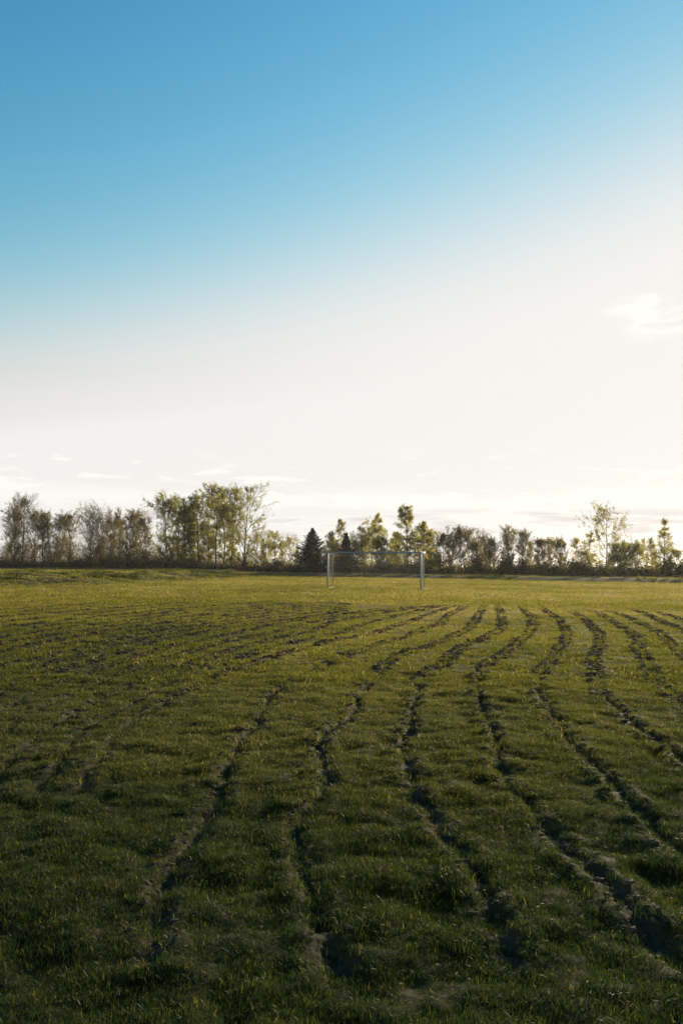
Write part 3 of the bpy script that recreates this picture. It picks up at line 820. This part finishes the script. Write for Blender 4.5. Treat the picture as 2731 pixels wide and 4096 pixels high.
def make_tree(name, x, y, top, width, kind, leaf, nleaf, seed, label, cat='tree', group=None, stems=1, base=0.25,
              angle=42, droop=0.25, lsize=0.2, bark='bark', n1=34, n3=5, upbend=0.5):
    """top: height of the crown top above datum; width: crown width in metres"""
    q = np.random.default_rng(seed)
    z0 = relief_pt(x, y) - 0.05
    h = top - z0
    tk = 1.0 + 0.55 * min(1.0, max(0.0, (h - 7) / 5))            # older trees carry stouter twigs
    root = empty(name, (x, y, z0))
    tag(root, label, cat, group)
    TV, TF, BV, BF, ends, lw, o1, o2 = [], [], [], [], [], [], 0, 0
    for sidx in range(stems):
        hs = h * (1.0 if sidx == 0 else q.uniform(0.78, 0.97))
        lean = q.normal(0, 0.02, 2) + (0 if stems == 1 else q.normal(0, 0.10, 2))
        p0 = np.array([[q.normal(0, 0.12 * (stems > 1)), q.normal(0, 0.12 * (stems > 1)), -0.1]])
        K = 9
        tr = grow(p0, unit(np.array([[lean[0], lean[1], 1.0]])), np.array([hs * 0.97]), np.array([0.25]), K, q, 0.028)
        r0 = 0.0085 * h ** 1.12 / (1 + 0.35 * (stems - 1))
        V, F = tubes(tr, np.array([r0]), np.array([0.012]), 7); TV.append(V); TF.append(F + o1); o1 += len(V)
        # main limbs
        n_ = max(8, int(n1 / (1 + 0.6 * (stems - 1))))
        t = np.sort(q.uniform(0, 1, n_)) ** 1.15
        f = (base + (0.99 - base) * t) * K; i0 = np.minimum(f.astype(int), K - 1); fr = (f - i0)[:, None]
        pos = tr[0, i0] + (tr[0, i0 + 1] - tr[0, i0]) * fr
        az = np.arange(n_) * 2.399 + q.normal(0, 0.5, n_)
        el = np.radians(np.clip(q.normal(angle, 9, n_) * (1.15 - 0.4 * t), 12, 95))
        d = np.stack([np.cos(az) * np.sin(el), np.sin(az) * np.sin(el), np.cos(el)], 1)
        ln = 1.45 * (width / 2) * PROFILE[kind](t) / np.maximum(np.sin(el), 0.5) * q.uniform(0.7, 1.12, n_) * (1 if stems == 1 else 0.75)
        ln = np.minimum(ln, np.maximum(0.4, (h * 1.0 - pos[:, 2]) * 1.15 / np.maximum(np.cos(el), 0.35)))
        L1 = grow(pos, d, ln, np.full(n_, upbend), 5, q, 0.11)
        V, F = tubes(L1, np.full(n_, r0 * 0.30) * (1.15 - 0.7 * t), np.full(n_, 0.010), 4); BV.append(V); BF.append(F + o2); o2 += len(V)
        p2, d2, l2 = kids(L1, 5, 0.45, 42, q, 0.2)
        L2 = grow(p2, d2, l2, np.full(len(p2), 0.25 - droop), 3, q, 0.16)
        V, F = tubes(L2, np.full(len(p2), 0.016) * tk, np.full(len(p2), 0.007) * tk, 3); BV.append(V); BF.append(F + o2); o2 += len(V)
        p3, d3, l3 = kids(L2, n3, 0.55, 40, q, 0.15)
        L3 = grow(p3, d3, l3, np.full(len(p3), 0.2 - 1.6 * droop), 2, q, 0.18)
        V, F = tubes(L3[:, [0, 2]], np.full(len(p3), 0.011) * tk, np.full(len(p3), 0.006) * tk, 3); BV.append(V); BF.append(F + o2); o2 += len(V)
        ends.append(L3.reshape(-1, 3)); ends.append(L2[:, 1:].reshape(-1, 3)); lw.append(np.repeat(l3, 3)); lw.append(np.repeat(l2 * 0.5, 3))
    trunk = link('trunk', mesh_np('trunk', np.vstack(TV), np.vstack(TF), M[bark], True), root)
    link('branches', mesh_np('branches', np.vstack(BV), np.vstack(BF), M['twig']), trunk)
    E = np.vstack(ends)
    nleaf = int(nleaf * np.clip((h / 8.5) ** 1.5, 0.3, 1.6))
    # leaves come in clusters: favour some twigs over others
    wgt = (np.concatenate(lw) + 0.05) ** 1.2 * np.clip(0.8 + 0.75 * noise(E[:, 0] * 1.0 + seed, E[:, 2] + E[:, 1] * 0.7, 1.5, 5) , 0.12, 2)
    pick = q.choice(len(E), nleaf, p=wgt / wgt.sum())
    pos = E[pick] + q.normal(0, lsize * 0.7, (nleaf, 3)) * np.array([1, 1, 1.1]) + np.array([0, 0, -droop * 0.15])
    V, F = leaf_quads(pos, lsize, q, droop)
    me = mesh_np('crown', V, F, M[leaf])
    attr(me, 'tone', np.repeat(q.uniform(0, 1, nleaf), 4).astype(np.float32))
    link('crown', me, root)
    return root

def make_spruce(x, y, top, width, seed, label, name='spruce_tree'):
    q = np.random.default_rng(seed)
    z0 = relief_pt(x, y) - 0.05; h = top - z0
    root = empty(name, (x, y, z0)); tag(root, label, 'tree')
    tr = grow(np.array([[0, 0, -0.1]]), np.array([[0.01, 0, 1.0]]), np.array([h]), np.array([0.1]), 8, q, 0.01)
    V, F = tubes(tr, np.array([0.016 * h]), np.array([0.01]), 7)
    trunk = link('trunk', mesh_np('trunk', V, F, M['bark'], True), root)
    n_ = int(105 * h)
    t = q.uniform(0, 1, n_) ** 1.15
    z = h * (0.03 + 0.95 * t)
    az = q.uniform(0, 6.283, n_)
    # boughs of uneven reach: some whorls stick out
    reach = 1.75 * (width / 2) * (1.0 - t) ** 0.95 * (0.78 + 0.34 * noise(np.round(t * 26) * 1.7, az * 1.1, 1.0, seed % 50) + q.uniform(0, 0.30, n_)) + 0.03
    el = np.radians(98 - 42 * t + q.normal(0, 6, n_))
    d = np.stack([np.cos(az) * np.sin(el), np.sin(az) * np.sin(el), np.cos(el)], 1)
    L1 = grow(np.stack([az * 0, az * 0, z], 1), d, np.maximum(reach, 0.12), np.full(n_, 0.25), 4, q, 0.06)
    V, F = tubes(L1, np.full(n_, 0.02), np.full(n_, 0.008), 3)
    link('branches', mesh_np('branches', V, F, M['bark']), trunk)
    m = 18
    pi = np.repeat(np.arange(n_), m); tt = q.uniform(0.12, 1.02, n_ * m)
    f = np.clip(tt, 0, 0.999) * 4; i0 = f.astype(int); fr = (f - i0)[:, None]
    pos = L1[pi, i0] + (L1[pi, i0 + 1] - L1[pi, i0]) * fr
    side = unit(np.cross(d[pi], [0, 0, 1.0])); sg = q.normal(0, 1, len(pi))[:, None]
    ax = unit(d[pi] * 0.7 + side * sg * 0.8 + np.array([0, 0, -0.45]) + q.normal(0, 0.2, (len(pi), 3)))
    s = (0.20 + 0.24 * q.uniform(0, 1, len(pi)) * (1.1 - tt * 0.5))[:, None] * (0.7 + 0.05 * h) * (1.05 - 0.62 * t[pi])[:, None]
    nrm = unit(np.cross(ax, q.normal(0, 1, ax.shape)))
    V = np.stack([pos - nrm * s * 0.16, pos + ax * s * 0.8 - nrm * s * 0.14, pos + ax * s * 1.25, pos + ax * s * 0.75 + nrm * s * 0.16, pos + nrm * s * 0.16], 1).reshape(-1, 3)
    me = mesh_np('crown', V, np.arange(len(V)).reshape(-1, 5), M['needle'])
    attr(me, 'tone', np.repeat(q.uniform(0, 1, len(pi)), 5).astype(np.float32))
    link('crown', me, root)
    return root

def make_bush(x, y, top, width, seed, label, leaf='leaf_dark', dens=1.0, group=None, name='bush', round_=0.8):
    """dense many-stemmed shrub"""
    q = np.random.default_rng(seed)
    z0 = relief_pt(x, y) - 0.05; h = top - z0
    root = empty(name, (x, y, z0)); tag(root, label, 'bush', group)
    n_ = 26
    az = q.uniform(0, 6.283, n_); el = np.radians(q.uniform(5, 62, n_))
    d = np.stack([np.cos(az) * np.sin(el), np.sin(az) * np.sin(el), np.cos(el)], 1)
    # half-ellipsoid envelope
    ln = 1.0 / np.sqrt((np.sin(el) / (width / 2)) ** 2 + (np.cos(el) / h) ** 2) * q.uniform(0.75, 1.0, n_)
    st = grow(np.column_stack([q.normal(0, width * 0.06, (n_, 2)), np.full(n_, -0.05)]), d, ln, np.full(n_, 0.15), 5, q, 0.09)
    V, F = tubes(st, np.full(n_, 0.035), np.full(n_, 0.010), 4)
    p2, d2, l2 = kids(st, 12, 0.32, 45, q, 0.15)
    L2 = grow(p2, d2, l2, np.full(len(p2), 0.2), 3, q, 0.15)
    V2, F2 = tubes(L2, np.full(len(p2), 0.014), np.full(len(p2), 0.006), 3)
    link('stems', mesh_np('stems', np.vstack([V, V2]), np.vstack([F, F2 + len(V)]), M['twig']), root)
    nl = int(2600 * dens)
    E = np.vstack([L2.reshape(-1, 3), L2[:, 1:].reshape(-1, 3), st[:, 1:].reshape(-1, 3)])
    pos = E[q.integers(0, len(E), nl)] + q.normal(0, 0.16, (nl, 3))
    pos[:, 2] = np.abs(pos[:, 2])
    V, F = leaf_quads(pos, 0.19, q)
    me = mesh_np('crown', V, F, M[leaf]); attr(me, 'tone', np.repeat(q.uniform(0, 1, nl), 4).astype(np.float32))
    link('crown', me, root)
    return root

# x, y: metres on the ground; top: crown top above datum; width: crown width
TREES = [
    ('bare_tree', 'bare', -87.51, 207.5, 18.71, 4.89, 2, 'tall bare fan-topped tree at the far left edge of the picture'),
    ('bare_tree', 'bud', -80.72, 197.0, 13.38, 3.71, 1, 'low twiggy tree squeezed between the two tallest trees at the left edge'),
    ('bare_tree', 'bare', -79.13, 198.6, 17.18, 5.3, 1, 'tall bare pointed tree, second tall top from the left edge'),
    ('bare_tree', 'bare', -76.15, 198.5, 13.82, 3.43, 1, 'bare twiggy tree just right of the tall pointed one at far left'),
    ('bare_tree', 'bud', -71.12, 190.3, 13.32, 2.99, 1, 'bare tree with two dark upright stems, in the far left thicket'),
    ('bare_tree', 'bare', -70.17, 193.1, 12.72, 3.33, 2, 'low bare tree at the right end of the far left thicket'),
    ('bare_tree', 'bare', -67.93, 192.8, 11.33, 2.72, 1, 'short sparse tree filling the dip right of the far left thicket'),
    ('leafing_tree', 'bud', -62.56, 184.1, 12.5, 3.18, 1, 'dark pointed leafy tree alone in the dip left of the round bare tree'),
    ('bare_tree', 'bare', -56.74, 180.9, 13.13, 5.39, 1, 'round-topped bare tree with fanning branches, left of the tall leafy clump'),
    ('bare_tree', 'bare', -54.77, 182.2, 12.04, 2.86, 1, 'thin bare tree just right of the round-topped fanning tree'),
    ('leafing_tree', 'bud', -50.18, 173.9, 12.48, 3.38, 2, 'narrow darker tree with a flat leafing top, midway across the left row'),
    ('bare_tree', 'bare', -49.24, 178.4, 10.88, 2.24, 1, 'short thin bare tree between two darker flat-topped trees in the left row'),
    ('leafing_tree', 'bud', -45.06, 169.4, 12.53, 3.3, 2, 'dark twin-stemmed tree with a jagged top, two left of the leafy clump'),
    ('bare_tree', 'bare', -43.66, 171.2, 12.02, 2.96, 1, 'bare upright tree leaning against the jagged-topped dark tree'),
    ('bare_tree', 'bare', -40.75, 167.0, 10.56, 2.62, 1, 'low bare rounded tree last before the tall leafy clump'),
    ('leafy_tree', 'poplar', -34.37, 158.6, 13.85, 4.38, 1, 'dense dark green tree forming the left shoulder of the tall leafy clump'),
    ('leafy_tree', 'open', -32.95, 161.4, 14.65, 3.04, 1, 'tree with a ragged tip rising behind the left shoulder of the leafy clump'),
    ('leafy_tree', 'poplar', -30.2, 154.3, 12.08, 2.91, 1, 'lower leafy tree filling the notch in the tall leafy clump'),
    ('leafy_tree', 'open', -30.06, 160.3, 14.02, 2.77, 2, 'thin-crowned tree with a dark top tuft right of the notch in the leafy clump'),
    ('leafy_tree', 'open', -27.86, 156.1, 15.07, 3.23, 1, 'open feathery tree left of centre in the tall leafy clump'),
    ('leafy_tree', 'poplar', -26.35, 158.6, 15.55, 3.28, 1, 'leafy tree with pale round top in the middle of the tall clump'),
    ('leafy_tree', 'open', -23.47, 150.3, 15.84, 3.87, 1, 'tall tree with dark forked trunk and see-through crown in the tall clump'),
    ('leafy_tree', 'open', -22.7, 155.0, 15.88, 2.82, 1, 'airy leafy tree left of the dense column in the tall clump'),
    ('leafy_tree', 'poplar', -20.53, 149.8, 16.06, 3.1, 1, 'dense green column, the tallest top of the leafy clump'),
    ('leafy_tree', 'open', -17.86, 146.9, 15.5, 5.16, 1, 'broad tree with drooping side boughs at the right end of the leafy clump'),
    ('slender_tree', 'airy', -15.2, 141.8, 6.79, 2.67, 1, 'low pale leafy tree under the right end of the tall clump'),
    ('slender_tree', 'thin', -14.74, 151.3, 6.65, 1.61, 1, 'slender see-through tree, first of the thin ones left of the dark spruce'),
    ('slender_tree', 'airy', -14.08, 153.4, 7.36, 1.64, 1, 'slender tall-stemmed tree, second of the thin ones left of the dark spruce'),
    ('slender_tree', 'airy', -12.37, 149.0, 7.61, 1.96, 1, 'tallest slender round-topped tree between the leafy clump and the dark spruce'),
    ('slender_tree', 'thin', -11.03, 150.5, 6.55, 1.61, 1, 'thin straggly tree right of the tallest slender one, left of the spruce'),
    ('slender_tree', 'airy', -9.42, 146.1, 6.54, 2.11, 1, 'slender rounded tree, second of the thin ones counting left from the spruce'),
    ('slender_tree', 'thin', -8.03, 146.6, 5.69, 1.56, 1, 'faint low thin tree beside the left edge of the dark spruce'),
    ('birch_tree', 'birch', -1.49, 133.7, 7.23, 2.6, 1, "green birch between the dark spruce and the goal's left post"),
    ('birch_tree', 'wispy', 0.02, 135.0, 9.58, 3.05, 1, 'tall airy birch rising behind the small dark spruce'),
    ('willow_tree', 'willow', 3.04, 129.9, 7.57, 3.75, 2, "round-headed leafy tree with spreading branches above the crossbar's left half"),
    ('birch_tree', 'airy', 4.93, 132.6, 9.01, 2.16, 1, 'airy pale tree between the round-headed tree and the narrow birch'),
    ('birch_tree', 'birch', 6.39, 125.4, 9.73, 2.44, 1, 'narrow pointed birch above the middle of the crossbar'),
    ('birch_tree', 'birch', 8.38, 128.1, 7.2, 1.77, 1, 'short birch in the gap left of the tallest birch'),
    ('birch_tree', 'birch', 10.2, 122.5, 10.75, 3.54, 1, 'tallest, fullest birch above the right part of the crossbar'),
    ('birch_tree', 'birch', 12.68, 123.7, 8.46, 2.56, 1, 'pale yellow-green birch right of the tallest birch'),
    ('birch_tree', 'birch', 13.51, 118.7, 6.87, 1.86, 1, 'low drooping birch at the right end of the birch group'),
    ('bare_tree', 'bud', 15.01, 118.5, 5.94, 1.93, 1, 'twiggy brown tree just right of the birch group'),
    ('bare_tree', 'bud', 16.63, 120.5, 5.58, 1.59, 1, 'low twiggy tree with dark stems, second right of the birches'),
    ('bare_tree', 'bare', 18.12, 120.4, 6.64, 2.19, 1, 'pale bare tree with a high see-through top right of the birches'),
    ('bare_tree', 'bare', 19.56, 122.6, 6.6, 1.77, 1, 'bare fan-topped tree beside the pale see-through one'),
    ('leafing_tree', 'bud', 19.36, 114.7, 4.6, 1.58, 1, 'low brownish tree in the hollow between two bare tops'),
    ('bare_tree', 'bare', 20.9, 118.0, 5.7, 2.0, 1, 'bare tree with faint spreading top left of the big dark bush'),
    ('leafing_tree', 'bud', 20.98, 112.1, 5.03, 1.83, 1, 'brown twiggy tree touching the left side of the big dark bush'),
    ('bare_tree', 'bare', 24.26, 116.1, 7.08, 1.68, 1, 'thin bare spire rising straight above the big dark bush'),
    ('bare_tree', 'bare', 25.48, 112.5, 5.99, 1.77, 1, 'bare upright tree just right of the big dark bush'),
    ('slender_tree', 'thin', 27.08, 114.7, 5.23, 1.3, 1, 'faint thin tree in the bright gap right of the big dark bush'),
    ('leafing_tree', 'bud', 26.34, 106.7, 4.82, 1.41, 1, 'brown leafing tree, first of the picket-like row right of the bright gap'),
    ('leafing_tree', 'bud', 27.88, 107.6, 4.86, 1.49, 1, 'dark-stemmed leafing tree, second of the picket-like row'),
    ('leafing_tree', 'bud', 28.5, 104.3, 4.62, 1.51, 1, 'dark leafing tree, third of the picket-like row'),
    ('slender_tree', 'thin', 30.78, 109.6, 4.84, 1.31, 1, 'pale thin-stemmed tree at the right end of the picket-like row'),
    ('slender_tree', 'airy', 31.86, 107.1, 5.14, 1.41, 1, 'thin sunlit tree with a small top tuft above the low round bush'),
    ('slender_tree', 'wispy', 33.09, 107.1, 6.52, 1.75, 1, 'faint sunlit leaning tree left of the tall gold-lit tree'),
    ('leafy_tree', 'airy', 33.2, 100.0, 8.48, 3.64, 1, 'tall gold-lit tree with open clumpy crown standing clear at right'),
    ('leafy_tree', 'willow', 33.13, 95.7, 4.15, 1.98, 2, 'low dense green tree at the foot of the tall gold-lit tree'),
    ('willow_tree', 'willow', 35.65, 98.2, 4.17, 2.4, 2, 'dark spreading low tree with slanting branches near the right edge'),
    ('slender_tree', 'airy', 37.92, 101.1, 4.46, 1.46, 1, 'small sunlit arching tree behind the dark spreading low tree'),
    ('slender_tree', 'wispy', 37.68, 96.8, 5.06, 1.46, 1, 'pale sunlit tree left of the narrow birch at the right edge'),
    ('birch_tree', 'wispy', 37.56, 93.0, 7.31, 1.81, 1, 'tall narrow wispy birch near the right edge of the picture'),
    ('slender_tree', 'airy', 39.87, 95.2, 3.58, 1.31, 1, 'small wispy sunlit tree between the narrow birch and the right edge'),
]
STYLE = {
    # kind, leaf, nleaf, and shape settings
    'bare':   dict(kind='vase', leaf='leaf_bud', nleaf=3600, base=0.06, angle=34, droop=0.0, lsize=0.15, n1=52, n3=8, upbend=0.9),
    'bud':    dict(kind='vase', leaf='leaf_bud', nleaf=5600, base=0.05, angle=36, droop=0.05, lsize=0.16, n1=40, n3=6, upbend=0.8),
    'thin':   dict(kind='column', leaf='leaf_bud', nleaf=2600, base=0.1, angle=40, droop=0.05, lsize=0.17, n1=30, n3=5, upbend=0.7),
    'poplar': dict(kind='round', leaf='leaf_spring', nleaf=7500, base=0.05, angle=42, droop=0.10, lsize=0.18, n1=46, n3=6, upbend=0.7),
    'open':   dict(kind='round', leaf='leaf_spring', nleaf=5600, base=0.08, angle=46, droop=0.12, lsize=0.18, n1=36, n3=5, upbend=0.5),
    'birch':  dict(kind='column', leaf='leaf_birch', nleaf=10000, base=0.04, angle=46, droop=0.5, lsize=0.16, n1=50, n3=6, upbend=0.3, bark='bark_pale'),
    'airy':   dict(kind='round', leaf='leaf_birch', nleaf=4000, base=0.12, angle=46, droop=0.3, lsize=0.16, n1=26, n3=5, upbend=0.4, bark='bark_pale'),
    'wispy':  dict(kind='column', leaf='leaf_birch', nleaf=4200, base=0.10, angle=50, droop=0.35, lsize=0.15, n1=44, n3=5, upbend=0.3, bark='bark_pale'),
    'willow': dict(kind='round', leaf='leaf_spring', nleaf=6500, base=0.04, angle=55, droop=0.25, lsize=0.20, n1=50, n3=6, upbend=0.4),
}
WIDER = {'birch': 1.3, 'airy': 1.2, 'poplar': 1.2, 'open': 1.2, 'willow': 1.15}
for i, (nm, st, x, y, top, wd, stems, label) in enumerate(TREES):
    wd = wd * WIDER.get(st, 1.1)
    make_tree(nm, x, y, top, wd, seed=1000 + i * 13, label=label, group='trees in the row beyond the field', stems=stems, **STYLE[st])

make_spruce(-4.63, 127.7, 7.61, 4.73, 31, 'tall dark cone-shaped spruce left of the goal')
make_spruce(0.76, 123.4, 6.66, 2.79, 32, 'smaller dark spruce behind the left half of the crossbar')
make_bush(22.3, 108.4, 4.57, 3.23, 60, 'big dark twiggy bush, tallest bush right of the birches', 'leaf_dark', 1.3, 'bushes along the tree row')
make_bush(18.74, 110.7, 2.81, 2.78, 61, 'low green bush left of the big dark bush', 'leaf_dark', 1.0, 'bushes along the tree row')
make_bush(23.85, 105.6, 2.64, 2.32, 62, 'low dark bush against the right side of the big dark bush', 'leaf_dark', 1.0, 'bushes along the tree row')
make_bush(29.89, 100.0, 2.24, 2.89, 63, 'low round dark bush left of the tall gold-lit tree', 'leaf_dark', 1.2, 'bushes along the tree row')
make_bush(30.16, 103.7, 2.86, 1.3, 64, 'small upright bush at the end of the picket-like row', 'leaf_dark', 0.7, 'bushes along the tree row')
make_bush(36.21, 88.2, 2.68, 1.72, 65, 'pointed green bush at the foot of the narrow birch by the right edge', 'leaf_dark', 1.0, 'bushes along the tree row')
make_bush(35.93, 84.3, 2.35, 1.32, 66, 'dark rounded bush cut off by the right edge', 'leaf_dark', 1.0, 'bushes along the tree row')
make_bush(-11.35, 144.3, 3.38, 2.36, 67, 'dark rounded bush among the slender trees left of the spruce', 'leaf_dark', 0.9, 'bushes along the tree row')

# ---- undergrowth: tangled stems and leaves along the foot of the tree row
def belt(name, pts, hts, per, lsize, leafm, twm, label, cat, seed, spread):
    q = np.random.default_rng(seed)
    Np = len(pts)
    pi = np.repeat(np.arange(Np), per)
    p = pts[pi] + q.normal(0, spread, (len(pi), 2))
    z = relief(p[:, 0], p[:, 1], np.full(len(pi), 1.0)) - 0.05
    hh = hts[pi] * q.uniform(0.35, 1.1, len(pi))
    P0 = np.column_stack([p, z])
    d = unit(np.column_stack([q.normal(0, 0.28, (len(pi), 2)), np.ones(len(pi))]))
    S = grow(P0, d, hh, np.full(len(pi), 0.2), 3, q, 0.12)
    V, F = tubes(S, np.full(len(pi), 0.02), np.full(len(pi), 0.007), 3)
    nl = 10
    li = np.repeat(np.arange(len(pi)), nl)
    f = q.uniform(0.2, 2.999, len(li)); i0 = f.astype(int); fr = (f - i0)[:, None]
    pos = S[li, i0] + (S[li, i0 + 1] - S[li, i0]) * fr + q.normal(0, lsize * 1.1, (len(li), 3))
    pos[:, 2] = np.maximum(pos[:, 2], z[li])
    V2, F2 = leaf_quads(pos, lsize, q)
    me = mesh_np(name, np.vstack([V, V2]), np.vstack([F, F2 + len(V)]))
    me.materials.append(M[twm]); me.materials.append(M[leafm])
    mi = np.zeros(len(F) + len(F2), np.int32); mi[len(F):] = 1
    me.polygons.foreach_set('material_index', mi)
    attr(me, 'tone', np.concatenate([np.zeros(len(V)), np.repeat(q.uniform(0, 1, len(li)), 4)]).astype(np.float32))
    o = link(name, me); tag(o, label, cat, kind='stuff')
    return o

TL = np.array([(48.0, 86.0), (36.0, 94.0), (22.3, 112.0), (0.0, 131.0), (-17.0, 149.0), (-33.5, 160.0), (-62.0, 185.0), (-92.0, 207.0)])
q = np.random.default_rng(77)
seglen = np.concatenate([[0], np.cumsum(np.linalg.norm(np.diff(TL, axis=0), axis=1))])
s = np.arange(0, seglen[-1], 0.55)
pts = np.column_stack([np.interp(s, seglen, TL[:, 0]), np.interp(s, seglen, TL[:, 1])]) + q.normal(0, 1.0, (len(s), 2))
hts = 1.15 + 0.9 * noise(s, s * 0, 0.11, 81) + 0.4 * noise(s, s * 0 + 4, 0.5, 82)
hts = np.clip(hts, 0.7, 2.6) * 1.45 * np.interp(s, [0, 30, 80, 150, seglen[-1]], [0.6, 0.75, 1.15, 1.4, 1.8])
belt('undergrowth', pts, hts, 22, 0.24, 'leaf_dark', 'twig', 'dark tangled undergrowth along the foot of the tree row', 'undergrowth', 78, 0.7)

# ---- thicket of thin saplings standing behind the row
q = np.random.default_rng(87)
s = np.arange(0, seglen[-1], 0.5)
away = np.array([0.62, 0.78])
pts = np.column_stack([np.interp(s, seglen, TL[:, 0]), np.interp(s, seglen, TL[:, 1])]) + away * q.uniform(1, 9, len(s))[:, None]
hts = np.interp(s, [0, 25, 45, 75, 85, 100, 135, seglen[-1]], [1.2, 1.5, 2.6, 4.4, 2.2, 4.5, 9.5, 10.5]) * np.clip(0.8 + 0.5 * noise(s, s * 0, 0.25, 83), 0.3, 1.3)
belt('thicket', pts, hts, 20, 0.22, 'leaf_bud', 'twig', 'thin leafless saplings massed behind the tree row', 'thicket', 88, 0.8)

# ---- far-off wood across the fields
s = np.arange(-1, 1, 0.004)
fx = s * 330; fy = 470 - 60 * s + 8 * noise(s, s * 0, 8, 91)
fh = np.clip(3.2 + 1.6 * noise(s, s * 0 + 2, 14, 92) + 0.9 * noise(s, s * 0 + 7, 45, 93), 1.2, 6)
belt('distant_wood', np.column_stack([fx, fy]), fh, 5, 0.75, 'wood_far', 'bark', 'low dark distant wood beyond the tree row on the horizon', 'wood', 79, 1.6)

# ------------------------------------------------------------------ thin veil added in place of glare: lifts and warms the distance
m, t, n, l = new_mat('glare_veil')
o = n('ShaderNodeOutputMaterial'); v = n('ShaderNodeVolumePrincipled')
v.inputs['Color'].default_value = (0.95, 0.93, 0.88, 1)
v.inputs['Density'].default_value = VEIL_DENSITY
v.inputs['Anisotropy'].default_value = 0.55
l(v.outputs[0], o.inputs['Volume'])
X1, Y0, Y1, Z0, Z1 = 7000.0, -7000.0, 7000.0, -2.0, 24.0
V = np.array([(-X1, Y0, Z0), (X1, Y0, Z0), (X1, Y1, Z0), (-X1, Y1, Z0), (-X1, Y0, Z1), (X1, Y0, Z1), (X1, Y1, Z1), (-X1, Y1, Z1)])
F = np.array([(0, 3, 2, 1), (4, 5, 6, 7), (0, 1, 5, 4), (1, 2, 6, 5), (2, 3, 7, 6), (3, 0, 4, 7)])
glare_veil = link('glare_veil', mesh_np('glare_veil', V, F, m))
tag(glare_veil, 'thin pale veil added over the field and trees to lift and warm the distance', 'glare_veil', kind='stuff')
